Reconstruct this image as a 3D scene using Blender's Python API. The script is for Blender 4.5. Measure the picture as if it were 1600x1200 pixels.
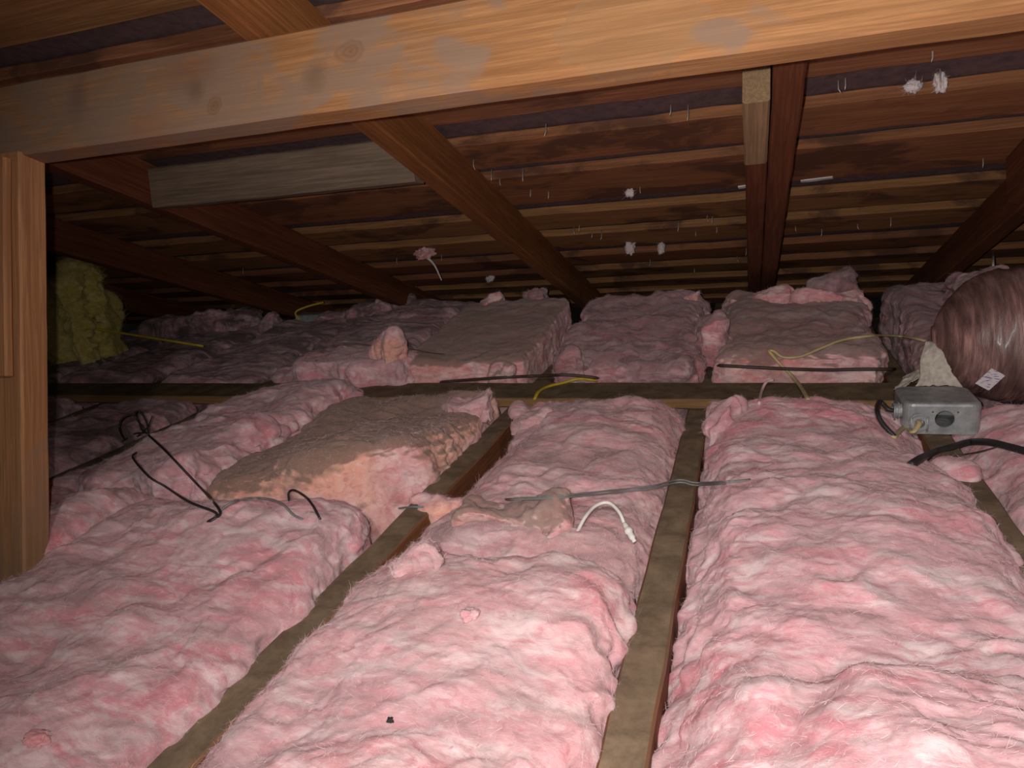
import bpy, math, random
import numpy as np
from mathutils import Vector, Matrix

for o in list(bpy.data.objects):
    bpy.data.objects.remove(o)
SC = bpy.context.scene
COL = SC.collection
random.seed(4)
RNG = np.random.default_rng(7)

# ------------------------------------------------------------------ camera
H = 0.48                                   # lens height above the joist tops
F = 1109.0                                 # focal length in px of a 1600 px wide frame
_vy = np.array([375.0, -342.0, F]); _vy /= np.linalg.norm(_vy)
_vl = np.array([-F * F / 375.0, 0.0, F]); _vl /= np.linalg.norm(_vl)
_vx = -_vl
_vz = np.cross(_vx, _vy)
RM = np.stack([_vx, _vy, _vz])             # camera (right, down, forward) -> world
CAMPOS = np.array([0.0, 0.0, H])
cam = bpy.data.cameras.new('camera')
cam.sensor_width = 36.0
cam.lens = F / 1600.0 * 36.0
cam.clip_start = 0.02
camo = bpy.data.objects.new('camera', cam)
COL.objects.link(camo)
rt, dn, fw = RM @ [1, 0, 0], RM @ [0, 1, 0], RM @ [0, 0, 1]
camo.matrix_world = Matrix(((rt[0], -dn[0], -fw[0], 0.0), (rt[1], -dn[1], -fw[1], 0.0),
                            (rt[2], -dn[2], -fw[2], H), (0, 0, 0, 1)))
SC.camera = camo

# ------------------------------------------------------------------ world, lights, exposure
W = bpy.data.worlds.new('attic_dark'); SC.world = W
W.use_nodes = True
W.node_tree.nodes['Background'].inputs[0].default_value = (0.5, 0.42, 0.4, 1)
W.node_tree.nodes['Background'].inputs[1].default_value = 0.004


def spot(name, loc, target, power, radius, angle, blend, col):
    l = bpy.data.lights.new(name, 'SPOT')
    l.energy = power; l.shadow_soft_size = radius; l.color = col
    l.spot_size = math.radians(angle); l.spot_blend = blend
    o = bpy.data.objects.new(name, l); COL.objects.link(o)
    o.location = loc
    o.rotation_euler = (Vector(target) - Vector(loc)).to_track_quat('-Z', 'Y').to_euler()
    return o


# the phone's flash just left of the lens, and a fill light added behind the camera to even out the falloff
spot('phone_flash', (-0.02, -0.01, 0.49), (0.0, 1.2, 0.18), 30.0, 0.004, 146, 1.0, (1.0, 0.94, 0.90))
spot('added_fill_light', (0.02, -0.40, 0.90), (0.0, 1.25, 0.05), 32.0, 0.03, 100, 0.9, (1.0, 0.93, 0.88))

SC.view_settings.view_transform = 'Standard'
SC.view_settings.look = 'None'
SC.view_settings.gamma = 1.0
SC.view_settings.use_curve_mapping = False
SC.view_settings.exposure = 0.0

# ------------------------------------------------------------------ helpers
def ray(x, y):
    return RM @ np.array([x - 800.0, y - 600.0, F])


def on_z(x, y, z):
    r = ray(x, y); return r * ((z - H) / r[2]) + CAMPOS


def on_y(x, y, Y):
    r = ray(x, y); return r * (Y / r[1]) + CAMPOS


KR = 0.38235                                # roof slope
TH = math.atan(KR)
RD = np.array([0, math.cos(TH), -math.sin(TH)])     # down the roof
RN = np.array([0, math.sin(TH), math.cos(TH)])      # out of the roof
D_RAF = 0.508                               # rafter undersides: z = H + D_RAF - KR*Y
D_SHE = 0.599                               # sheathing undersides


def on_roof(x, y, d):
    r = ray(x, y); return r * (d / (r[2] + KR * r[1])) + CAMPOS


def z_roof(Y, d):
    return H + d - KR * Y


def tag(o, label=None, cat=None, group=None, kind=None):
    if label: o['label'] = label
    if cat: o['category'] = cat
    if group: o['group'] = group
    if kind: o['kind'] = kind
    return o


def empty(name, loc, label=None, cat=None, group=None, kind=None):
    o = bpy.data.objects.new(name, None); COL.objects.link(o)
    o.location = loc; o.empty_display_size = 0.05
    return tag(o, label, cat, group, kind)


def mesh_obj(name, verts, faces, mat, parent=None, smooth=True, origin=None):
    """verts are world coordinates; the object's origin is put at its base (or at the parent's)."""
    v = np.asarray(verts, dtype=np.float64)
    if parent is not None:
        org = np.array(parent.matrix_world.translation) if parent.parent else np.array(parent.location)
        if parent.parent:
            org = np.array(parent.location) + np.array(parent.parent.location)
    elif origin is not None:
        org = np.array(origin, dtype=float)
    else:
        org = np.array([(v[:, 0].min() + v[:, 0].max()) / 2, (v[:, 1].min() + v[:, 1].max()) / 2, v[:, 2].min()])
    me = bpy.data.meshes.new(name)
    vv = (v - org)
    if isinstance(faces, np.ndarray):
        n, k = faces.shape
        me.vertices.add(len(vv)); me.vertices.foreach_set('co', vv.astype(np.float32).ravel())
        me.loops.add(n * k); me.loops.foreach_set('vertex_index', faces.astype(np.int32).ravel())
        me.polygons.add(n)
        me.polygons.foreach_set('loop_start', np.arange(0, n * k, k, dtype=np.int32))
        me.update(calc_edges=True)
    else:
        me.from_pydata([tuple(p) for p in vv], [], faces)
        me.update()
    me.polygons.foreach_set('use_smooth', np.full(len(me.polygons), smooth))
    me.materials.append(mat)
    o = bpy.data.objects.new(name, me); COL.objects.link(o)
    if parent is not None:
        o.parent = parent
    else:
        o.location = org
    return o


# ------------------------------------------------------------------ vectorised gradient noise
_perm = np.arange(256); np.random.default_rng(3).shuffle(_perm); _perm = np.concatenate([_perm, _perm, _perm])
_g = np.random.default_rng(5).normal(size=(256, 3)); _g /= np.linalg.norm(_g, axis=1)[:, None]
_g = _g.astype(np.float32)


def perlin(p):
    p = p.astype(np.float32)
    i = np.floor(p).astype(np.int32); f = p - i; i &= 255
    u = f * f * f * (f * (f * 6 - 15) + 10)
    out = 0
    for dx in (0, 1):
        wx = u[:, 0] if dx else 1 - u[:, 0]
        a = _perm[(i[:, 0] + dx) & 255]
        for dy in (0, 1):
            wy = u[:, 1] if dy else 1 - u[:, 1]
            b = _perm[a + ((i[:, 1] + dy) & 255)]
            for dz in (0, 1):
                wz = u[:, 2] if dz else 1 - u[:, 2]
                g = _g[_perm[b + ((i[:, 2] + dz) & 255)]]
                d = g[:, 0] * (f[:, 0] - dx) + g[:, 1] * (f[:, 1] - dy) + g[:, 2] * (f[:, 2] - dz)
                out = out + wx * wy * wz * d
    return out * 1.6


def fbm(p, octs=4, gain=0.5, lac=2.03):
    a, s, t = 1.0, 0.0, 0.0
    for k in range(octs):
        s = s + a * perlin(p + 17.3 * k); t += a
        a *= gain; p = p * lac
    return s / t * 1.3


def sabs(x, e):
    return np.sqrt(x * x + e * e)


def billow(p, octs=3, gain=0.5):
    a, s, t = 1.0, 0.0, 0.0
    for k in range(octs):
        s = s + a * sabs(perlin(p + 9.1 * k), .12); t += a
        a *= gain; p = p * 2.1
    return s / t * 2.0


def sstep(a, b, x):
    t = np.clip((x - a) / (b - a), 0, 1); return t * t * (3 - 2 * t)


def vnormals(v, quads):
    a, b, c, d = (v[quads[:, k]] for k in range(4))
    n = np.cross(c - a, d - b)
    out = np.zeros_like(v)
    for k in range(4):
        for ax in range(3):
            out[:, ax] += np.bincount(quads[:, k], weights=n[:, ax], minlength=len(v))
    return out / (np.linalg.norm(out, axis=1)[:, None] + 1e-12)


# ------------------------------------------------------------------ materials
def new_mat(name):
    m = bpy.data.materials.new(name); m.use_nodes = True
    nt = m.node_tree; b = nt.nodes['Principled BSDF']
    return m, nt, b


def N(nt, t, **kw):
    n = nt.nodes.new(t)
    for k, v in kw.items():
        if isinstance(k, str) and k.startswith('i_'):
            n.inputs[k[2:].replace('_', ' ')].default_value = v
        else:
            setattr(n, k, v)
    return n


TURN = [0.0]                                # turns a stick's grain into its own axis


def mapped(nt, scale, rot=(0, 0, 0), loc=(0, 0, 0)):
    tc = N(nt, 'ShaderNodeTexCoord'); mp = N(nt, 'ShaderNodeMapping')
    if TURN[0]:
        m0 = N(nt, 'ShaderNodeMapping'); m0.inputs['Rotation'].default_value = (TURN[0], 0, 0)
        nt.links.new(tc.outputs['Object'], m0.inputs[0])
        mp.inputs['Scale'].default_value = scale; mp.inputs['Rotation'].default_value = rot
        mp.inputs['Location'].default_value = loc
        nt.links.new(m0.outputs[0], mp.inputs[0])
        return mp.outputs[0]
    mp.inputs['Scale'].default_value = scale; mp.inputs['Rotation'].default_value = rot
    mp.inputs['Location'].default_value = loc
    nt.links.new(tc.outputs['Object'], mp.inputs[0])
    return mp.outputs[0]


def noise(nt, vec, scale, detail=5, rough=0.55, dist=0.0):
    n = N(nt, 'ShaderNodeTexNoise')
    n.inputs['Scale'].default_value = scale; n.inputs['Detail'].default_value = detail
    n.inputs['Roughness'].default_value = rough; n.inputs['Distortion'].default_value = dist
    nt.links.new(vec, n.inputs['Vector'])
    return n.outputs['Fac']


def ramp(nt, fac, stops):
    r = N(nt, 'ShaderNodeValToRGB')
    e = r.color_ramp.elements
    while len(e) < len(stops): e.new(0.5)
    for k, (p, c) in enumerate(stops):
        e[k].position = p; e[k].color = c if len(c) == 4 else (*c, 1)
    nt.links.new(fac, r.inputs[0])
    return r.outputs[0]


def mix(nt, fac, a, b, mode='MIX'):
    m = N(nt, 'ShaderNodeMix', data_type='RGBA', blend_type=mode)
    for s, v in ((0, fac), (6, a), (7, b)):
        if hasattr(v, 'is_linked') or isinstance(v, bpy.types.NodeSocket): nt.links.new(v, m.inputs[s])
        else: m.inputs[s].default_value = v if s == 0 else ((*v, 1) if len(v) == 3 else v)
    return m.outputs[2]


def bump(nt, bsdf, height, strength, dist):
    b = N(nt, 'ShaderNodeBump'); b.inputs['Strength'].default_value = strength
    b.inputs['Distance'].default_value = dist
    nt.links.new(height, b.inputs['Height']); nt.links.new(b.outputs[0], bsdf.inputs['Normal'])


def G(v):
    return (v, v, v)


def math_n(nt, op, a, b=None, clamp=False):
    m = N(nt, 'ShaderNodeMath', operation=op, use_clamp=clamp)
    for k, v in ((0, a), (1, b)):
        if v is None: continue
        if isinstance(v, bpy.types.NodeSocket): nt.links.new(v, m.inputs[k])
        else: m.inputs[k].default_value = v
    return m.outputs[0]


def fiberglass(name, dust=0.2, peach=0.0, seed=0.0, deep=(0.71, 0.245, 0.29), mid=(0.76, 0.42, 0.46),
               pale=(0.86, 0.68, 0.69), dustcol=(0.25, 0.16, 0.15), topdust=0.0, rot=0.5, peach_thr=0.40):
    """pink glass wool: pale and deep pink patches, grey household dust settled in patches"""
    m, nt, b = new_mat(name)
    v = mapped(nt, (1, 1, 1), loc=(seed, seed * 1.7, seed * .6))
    vs = mapped(nt, (1.0, 3.2, 3.2), rot=(0, 0, rot), loc=(seed, 0, 0))
    big = noise(nt, v, 6.5, 4, 0.55, 0.6)
    c = ramp(nt, big, [(0.34, mid), (0.49, mid), (0.62, deep)])
    pal = noise(nt, vs, 11, 6, 0.62, 0.9)
    c = mix(nt, ramp(nt, pal, [(0.46, G(0)), (0.62, G(0.9))]), c, pale)
    if peach > 0:
        pn = noise(nt, v, 4.3, 3, 0.5, 0.3)
        pf = math_n(nt, 'MULTIPLY', ramp(nt, pn, [(peach_thr, G(0)), (peach_thr + .18, G(1))]), peach)
        c = mix(nt, pf, c, (0.88, 0.47, 0.34))
    mot = noise(nt, mapped(nt, (1.0, 2.0, 2.0), rot=(0, 0, rot * .7), loc=(seed, 3, seed)), 34, 7, 0.7, 0.8)
    c = mix(nt, ramp(nt, mot, [(0.36, G(0.55)), (0.50, G(0.0))]), c, [x * .80 for x in deep])
    c = mix(nt, ramp(nt, mot, [(0.54, G(0.0)), (0.70, G(0.6))]), c, pale)
    strand = noise(nt, mapped(nt, (1.0, 5.0, 5.0), rot=(0.2, 0.1, rot + .3), loc=(0, seed, 0)), 60, 5, 0.7, 1.6)
    c = mix(nt, ramp(nt, strand, [(0.55, G(0)), (0.75, G(0.55))]), c, (0.92, 0.74, 0.75))
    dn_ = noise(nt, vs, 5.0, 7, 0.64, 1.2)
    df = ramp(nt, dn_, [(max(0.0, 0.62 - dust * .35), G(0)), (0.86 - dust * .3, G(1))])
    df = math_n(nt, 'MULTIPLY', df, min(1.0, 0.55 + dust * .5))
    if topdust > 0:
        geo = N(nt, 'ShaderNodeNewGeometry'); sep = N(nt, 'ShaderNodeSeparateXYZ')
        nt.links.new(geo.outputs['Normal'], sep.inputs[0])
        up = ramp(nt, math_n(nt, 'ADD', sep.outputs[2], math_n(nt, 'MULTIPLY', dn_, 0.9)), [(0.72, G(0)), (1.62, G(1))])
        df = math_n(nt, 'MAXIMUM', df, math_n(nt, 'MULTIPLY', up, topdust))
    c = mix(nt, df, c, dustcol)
    nt.links.new(c, b.inputs['Base Color'])
    b.inputs['Roughness'].default_value = 0.95
    b.inputs['Specular IOR Level'].default_value = 0.12
    b.inputs['Sheen Weight'].default_value = 0.12
    b.inputs['Subsurface Weight'].default_value = 0.55
    b.inputs['Subsurface Radius'].default_value = (0.012, 0.007, 0.008)
    b.inputs['Subsurface Scale'].default_value = 0.9
    fine = noise(nt, mapped(nt, (1.0, 2.6, 2.6), rot=(0.4, 0.2, rot)), 95, 7, 0.78, 1.8)
    bump(nt, b, fine, 0.55, 0.004)
    return m


def wood(name, a, bcol, stain=None, dusttop=None, axis=0, seed=0.0, rough=0.75, grain=1.0, stain_thr=0.5, stain_scale=3.0, stain_grad=0.0):
    """axis: the grain's direction; stain: second tone in patches; dusttop: colour of dust on the upper face"""
    m, nt, b = new_mat(name)
    sc = [14.0, 14.0, 14.0]; sc[axis] = 0.9
    v = mapped(nt, tuple(sc), loc=(seed, seed * 2.1, seed))
    g1 = noise(nt, v, 5.0 * grain, 6, 0.6, 0.35)
    c = ramp(nt, g1, [(0.30, a), (0.50, [x * .5 + y * .5 for x, y in zip(a, bcol)]), (0.68, bcol)])
    sc2 = [55.0, 55.0, 55.0]; sc2[axis] = 1.6
    g2 = noise(nt, mapped(nt, tuple(sc2), loc=(0, seed, 0)), 4.0 * grain, 4, 0.7, 0.5)
    c = mix(nt, ramp(nt, g2, [(0.42, G(0.55)), (0.62, G(0))]), c, [x * .55 for x in a])
    hb = g2
    if stain:
        s3 = [1.6, 1.6, 1.6]; s3[axis] = 1.0
        st = noise(nt, mapped(nt, tuple(s3), loc=(seed * 3, seed, 2)), stain_scale, 5, 0.5, 0.4)
        if stain_grad:
            tc = N(nt, 'ShaderNodeTexCoord'); sx = N(nt, 'ShaderNodeSeparateXYZ'); nt.links.new(tc.outputs['Object'], sx.inputs[0])
            st = math_n(nt, 'ADD', st, math_n(nt, 'MULTIPLY', math_n(nt, 'ADD', sx.outputs[0], -0.10), stain_grad))
        sf = ramp(nt, st, [(stain_thr - .03, G(0)), (stain_thr + .03, G(0.8))])
        sg = mix(nt, ramp(nt, g1, [(0.3, G(0.0)), (0.7, G(0.6))]), stain, [x * .72 for x in stain])
        mo = noise(nt, mapped(nt, tuple(x * 2.2 for x in s3), loc=(4, seed, 1)), stain_scale, 7, 0.65, 0.8)
        sf = math_n(nt, 'MULTIPLY', sf, ramp(nt, mo, [(0.38, G(0.25)), (0.52, G(1))]))
        c = mix(nt, sf, c, sg)
    if dusttop:
        geo = N(nt, 'ShaderNodeNewGeometry'); sep = N(nt, 'ShaderNodeSeparateXYZ')
        nt.links.new(geo.outputs['Normal'], sep.inputs[0])
        dn_ = noise(nt, mapped(nt, (1, 1, 1), loc=(seed, 0, 0)), 24, 6, 0.65, 0.3)
        up = ramp(nt, math_n(nt, 'ADD', sep.outputs[2], math_n(nt, 'MULTIPLY', dn_, 0.25)), [(0.75, G(0)), (0.95, G(0.95))])
        dc = mix(nt, ramp(nt, dn_, [(0.34, G(0)), (0.62, G(1))]), dusttop, [x * .5 for x in dusttop])
        c = mix(nt, up, c, dc)
    nt.links.new(c, b.inputs['Base Color'])
    b.inputs['Roughness'].default_value = rough
    b.inputs['Specular IOR Level'].default_value = 0.25
    bump(nt, b, hb, 0.25, 0.0015)
    return m


def plain(name, col, rough=0.6, metal=0.0, var=0.25, scale=40.0, spec=0.4):
    m, nt, b = new_mat(name)
    n = noise(nt, mapped(nt, (1, 1, 1)), scale, 4, 0.6)
    c = mix(nt, ramp(nt, n, [(0.35, G(0)), (0.7, G(1))]), col, [x * (1 - var) for x in col])
    nt.links.new(c, b.inputs['Base Color'])
    b.inputs['Roughness'].default_value = rough; b.inputs['Metallic'].default_value = metal
    b.inputs['Specular IOR Level'].default_value = spec
    return m


M = {}


def add_marks(mat, marks):
    """knots and water rings: (centre in object space, half sizes, ramp stops of strength, colour)"""
    nt = mat.node_tree; b = nt.nodes['Principled BSDF']
    for (c, hs, stops, colr) in marks:
        src = b.inputs['Base Color'].links[0].from_socket
        tc = N(nt, 'ShaderNodeTexCoord'); mp = N(nt, 'ShaderNodeMapping')
        mp.inputs['Location'].default_value = [-a / h for a, h in zip(c, hs)]; mp.inputs['Scale'].default_value = [1 / h for h in hs]
        nt.links.new(tc.outputs['Object'], mp.inputs[0])
        ln = N(nt, 'ShaderNodeVectorMath', operation='LENGTH'); nt.links.new(mp.outputs[0], ln.inputs[0])
        wob = noise(nt, tc.outputs['Object'], 45, 3, .6)
        d = math_n(nt, 'ADD', ln.outputs['Value'], math_n(nt, 'MULTIPLY', math_n(nt, 'SUBTRACT', wob, .5), .7))
        f = ramp(nt, math_n(nt, 'MULTIPLY', d, .5), [(p * .5, G(v)) for p, v in stops])
        nt.links.new(mix(nt, f, src, colr), b.inputs['Base Color'])


M['joist'] = wood('joist_wood', (0.16, 0.055, 0.025), (0.25, 0.10, 0.04), dusttop=(0.235, 0.172, 0.112), axis=1, seed=1)
M['beam'] = wood('flat_board_wood', (0.20, 0.10, 0.04), (0.30, 0.16, 0.07), dusttop=(0.20, 0.150, 0.09), axis=0, seed=2)
M['purlin'] = wood('purlin_wood', (0.28, 0.125, 0.047), (0.38, 0.19, 0.08), stain=(0.215, 0.145, 0.105), axis=0, seed=5.3,
                   stain_thr=0.50, stain_scale=5.5, stain_grad=-0.30)
TURN[0] = math.atan2(.163, .59)
M['post'] = wood('post_wood', (0.36, 0.16, 0.065), (0.46, 0.235, 0.11), stain=(0.27, 0.17, 0.105), axis=2, seed=7.7,
                 stain_thr=0.56, stain_scale=4)
TURN[0] = TH
M['rafter_a'] = wood('rafter_orange_wood', (0.21, 0.075, 0.022), (0.30, 0.12, 0.038), axis=1, seed=11)
M['rafter_b'] = wood('rafter_red_wood', (0.13, 0.04, 0.017), (0.21, 0.072, 0.03), axis=1, seed=13)
M['pale_block'] = wood('pale_block_wood', (0.30, 0.19, 0.10), (0.38, 0.25, 0.14), axis=1, seed=17)
TURN[0] = 0.0
M['grey_block'] = wood('grey_block_wood', (0.20, 0.145, 0.10), (0.30, 0.22, 0.155), axis=0, seed=19)
for k, (a, b_) in enumerate([((0.27, 0.105, 0.045), (0.37, 0.165, 0.075)), ((0.29, 0.135, 0.05), (0.42, 0.215, 0.09)),
                             ((0.23, 0.088, 0.042), (0.32, 0.138, 0.064))]):
    M['board%d' % k] = wood('sheathing_wood_%d' % k, a, b_, axis=0, seed=23 + k * 3.1, stain=(0.10, 0.045, 0.028), stain_thr=0.57, stain_scale=4.5)
M['felt'] = plain('roofing_felt', (0.135, 0.085, 0.085), 0.9, var=0.4, scale=60)
M['plaster'] = plain('ceiling_plaster', (0.20, 0.16, 0.13), 0.95)
M['nail'] = plain('nail_steel', (0.55, 0.50, 0.44), 0.4, 0.4)
M['wire_black'] = plain('black_wire', (0.03, 0.026, 0.026), 0.5)
M['wire_grey'] = plain('grey_twin_wire', (0.20, 0.20, 0.20), 0.45)
M['wire_yellow'] = plain('yellow_wire', (0.52, 0.38, 0.03), 0.45)
M['wire_cream'] = plain('cream_cable', (0.58, 0.46, 0.24), 0.5)
M['wire_white'] = plain('white_cable', (0.78, 0.75, 0.70), 0.4)
M['wire_brown'] = plain('brown_cable', (0.06, 0.035, 0.028), 0.55)
M['steel'] = plain('galvanised_steel', (0.40, 0.41, 0.42), 0.5, 0.35, var=0.4, scale=55)
M['dark_in'] = plain('box_inside', (0.10, 0.07, 0.05), 0.8)
M['cloth'] = plain('sealing_cloth', (0.55, 0.49, 0.42), 0.9, var=0.35, scale=90)
M['yellow_wool'] = fiberglass('yellow_glass_wool', 0.25, 0, 31, (0.52, 0.40, 0.07), (0.55, 0.44, 0.11), (0.66, 0.56, 0.24), (0.28, 0.22, 0.09))
M['white_wool'] = fiberglass('white_glass_wool', 0.0, 0, 33, (0.80, 0.62, 0.62), (0.82, 0.66, 0.66), (0.88, 0.78, 0.78))
M['strand'] = plain('glass_strand', (0.86, 0.60, 0.62), 0.8, var=0.2)
M['strand_dull'] = plain('dusty_strand', (0.52, 0.36, 0.36), 0.9, var=0.3)
M['strand_yellow'] = plain('yellow_strand', (0.58, 0.46, 0.14), 0.9, var=0.3)
M['speck'] = plain('dark_debris', (0.03, 0.022, 0.02), 0.9)


# ------------------------------------------------------------------ lumber
def lumber_mesh(p0, p1, w, d, up, wob=0.0012, ch=0.003, seed=0, segs=None, end_cut=0.0):
    """a sawn stick from p0 to p1 (centre line), w across, d along up, eased and slightly uneven edges"""
    p0, p1, up = (np.array(x, float) for x in (p0, p1, up))
    ax = p1 - p0; L = np.linalg.norm(ax); ax /= L
    side = np.cross(ax, up); side /= np.linalg.norm(side); up = np.cross(side, ax)
    n = segs or max(4, min(60, int(L / 0.035)))
    prof = [(-w / 2 + ch, -d / 2), (w / 2 - ch, -d / 2), (w / 2, -d / 2 + ch), (w / 2, d / 2 - ch),
            (w / 2 - ch, d / 2), (-w / 2 + ch, d / 2), (-w / 2, d / 2 - ch), (-w / 2, -d / 2 + ch)]
    V = []
    for i in range(n + 1):
        t = i / n
        for (a, b) in prof:
            V.append(p0 + ax * L * t + side * a + up * b)
    V = np.array(V)
    ofs = np.stack([fbm(V * 14 + seed * 7.7 + 31 * k, 3) for k in range(3)], 1)
    V = V + ofs * wob
    Fc = []
    for i in range(n):
        for k in range(8):
            a, b = i * 8 + k, i * 8 + (k + 1) % 8
            Fc.append((a, a + 8, b + 8, b))
    Fc.append(tuple(range(8))); Fc.append(tuple(range(n * 8 + 7, n * 8 - 1, -1)))
    return V, Fc


def lumber(name, p0, p1, w, d, up, mat, label=None, cat=None, group=None, parent=None, kind=None, **kw):
    V, Fc = lumber_mesh(p0, p1, w, d, up, **kw)
    o = mesh_obj(name, V, Fc, mat, parent, smooth=False)
    return tag(o, label, cat, group, kind)


# ------------------------------------------------------------------ glass wool batts
def batt_mesh(x0, x1, y0, y1, zb, zt, r=0.05, res=0.003, seed=0.0, top=None, lumps=0.016, puff=0.012, layer=0.003, folds=0.006,
              fine=0.0019, strata=0.0, outline=0.015, yaw=0.0, sdir=0.5, warp=None, center=None, rough_ends=0.0):
    nx, ny = max(6, int((x1 - x0) / res)), max(6, int((y1 - y0) / res))
    nz = max(4, int((zt - zb) / (res * 1.3)))
    gx, gy = np.linspace(x0, x1, nx + 1), np.linspace(y0, y1, ny + 1)
    X, Y = np.meshgrid(gx, gy, indexing='ij')
    P = [np.stack([X.ravel(), Y.ravel(), np.full(X.size, zt)], 1)]
    idx = np.arange(X.size).reshape(nx + 1, ny + 1)
    loop = np.concatenate([idx[:-1, 0], idx[-1, :-1], idx[:0:-1, -1], idx[0, :0:-1]])
    quads = [np.stack([idx[:-1, :-1].ravel(), idx[1:, :-1].ravel(), idx[1:, 1:].ravel(), idx[:-1, 1:].ravel()], 1)]
    base = P[0][loop]; prev = loop; cnt = X.size
    for k in range(1, nz + 1):
        q = base.copy(); q[:, 2] = zt + (zb - zt) * k / nz
        P.append(q); cur = cnt + np.arange(len(loop)); cnt += len(loop)
        pn, cn = np.roll(prev, -1), np.roll(cur, -1)
        quads.append(np.stack([prev, cur, cn, pn], 1)); prev = cur
    P = np.concatenate(P); Q = np.concatenate(quads)
    # rounded box
    lo = np.array([x0 + r, y0 + r, -9.0]); hi = np.array([x1 - r, y1 - r, zt - r])
    q = np.clip(P, lo, hi); n = P - q; ln = np.linalg.norm(n, axis=1)[:, None]
    P = np.where(ln > 1e-9, q + n / np.maximum(ln, 1e-9) * r, P)
    wt = np.clip((P[:, 2] - zb) / (zt - zb), 0, 1)
    if top is not None:
        P[:, 2] += top(P[:, 0], P[:, 1]) * wt
    s = np.array([seed * 3.17, seed * 1.31, seed * 5.77])
    # wandering outline
    on = fbm(P * np.array([9, 9, 3]) + s, 4)
    cx, cy = (x0 + x1) / 2, (y0 + y1) / 2
    edge = np.maximum(np.abs(P[:, 0] - cx) / ((x1 - x0) / 2), 0) ** 4
    on = on * outline + perlin(P * np.array([30, 30, 60]) + s + 2) * outline * .45
    P[:, 0] += np.sign(P[:, 0] - cx) * edge * on
    edge = np.maximum(np.abs(P[:, 1] - cy) / ((y1 - y0) / 2), 0) ** 6
    P[:, 1] += np.sign(P[:, 1] - cy) * edge * (fbm(P * np.array([11, 11, 4]) + s + 5, 4)) * (outline * 1.5 + rough_ends)
    if warp is not None:
        P = warp(P)
    n = vnormals(P, Q)
    wrp = np.stack([fbm(P * 7 + s + 11 * k, 3) for k in range(3)], 1)
    p2 = P + wrp * 0.045
    c_, s_ = math.cos(sdir), math.sin(sdir)
    d = 1.15 * lumps * fbm(P * 7 + s, 3)
    d = d + 0.45 * puff * (billow(p2 * 13 + s, 3, 0.45) - 0.55)
    fa = np.stack([(P[:, 0] * c_ + P[:, 1] * s_) * 4.5, (-P[:, 0] * s_ + P[:, 1] * c_) * 15, P[:, 2] * 15], 1) + wrp * 1.3 + s + 70
    fr = 1 - sabs(perlin(fa), .13) * 2.4
    d = d + folds * np.maximum(fr, -0.5) * sstep(-.1, .35, fbm(P * 4 + s + 90, 2))
    P = P + n * d[:, None]
    n = vnormals(P, Q)
    # wrinkled sheets: noise drawn out along one direction
    al = P[:, 0] * c_ + P[:, 1] * s_; ac = -P[:, 0] * s_ + P[:, 1] * c_
    pw = np.stack([al * 9, ac * 42, P[:, 2] * 42], 1) + wrp * 2.6 + s
    amp = 0.35 + 0.9 * sstep(-0.25, 0.45, fbm(P * 6 + s + 40, 2))
    d = 0.24 * layer * amp * (1.0 - 2.2 * sabs(fbm(pw, 3, 0.5), .14))
    d = d + fine * 0.7 * fbm(p2 * 110 + s, 3, 0.65) + fine * 0.9 * fbm(p2 * 48 + s + 3, 3, .55) * (amp - .1)
    if strata > 0:
        ps = np.stack([P[:, 0] * 14, P[:, 1] * 14, P[:, 2] * 150], 1) + wrp * 3 + s
        d = d + strata * fbm(ps, 3, 0.6) * (1 - np.abs(n[:, 2]))
    P = P + n * d[:, None]
    if yaw:
        c0 = np.array([cx, cy]) if center is None else np.array(center)
        ca, sa = math.cos(yaw), math.sin(yaw)
        rel = P[:, :2] - c0
        P[:, 0] = c0[0] + rel[:, 0] * ca - rel[:, 1] * sa
        P[:, 1] = c0[1] + rel[:, 0] * sa + rel[:, 1] * ca
    return P, Q


def strands(P, Q, count, lmin, lmax, wdt, rng, zmin=-0.05, lift=0.22, area=True, bend=0.55):
    """short loose fibres standing off a wool surface, each a tapering two-piece ribbon"""
    n = vnormals(P, Q)
    cen = P[Q].mean(1)
    ok = np.where(cen[:, 2] > zmin)[0]
    pick = rng.choice(ok, count)
    vi = Q[pick, rng.integers(0, 4, count)]
    p = P[vi]; nn = n[vi]
    t = rng.normal(size=(count, 3)); t -= nn * (t * nn).sum(1)[:, None]
    t /= np.linalg.norm(t, axis=1)[:, None] + 1e-9
    L = rng.uniform(lmin, lmax, count)[:, None] * rng.uniform(.5, 1.3, count)[:, None]
    d0 = t * (1 - lift) + nn * lift; d0 /= np.linalg.norm(d0, axis=1)[:, None]
    d1 = d0 + rng.normal(size=(count, 3)) * bend; d1 /= np.linalg.norm(d1, axis=1)[:, None]
    a = p - nn * 0.001; b = a + d0 * L * .5; c = b + d1 * L * .5
    sd = np.cross(d0, rng.normal(size=(count, 3))); sd /= np.linalg.norm(sd, axis=1)[:, None] + 1e-9
    w = wdt * rng.uniform(.6, 1.3, count)[:, None]
    V = np.stack([a - sd * w, a + sd * w, b + sd * w * .8, b - sd * w * .8, c], 1).reshape(-1, 3)
    o = (np.arange(count) * 5)[:, None]
    T = np.concatenate([o + np.array([[0, 1, 2]]), o + np.array([[0, 2, 3]]), o + np.array([[3, 2, 4]])])
    return V, T


BATTS = []


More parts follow.
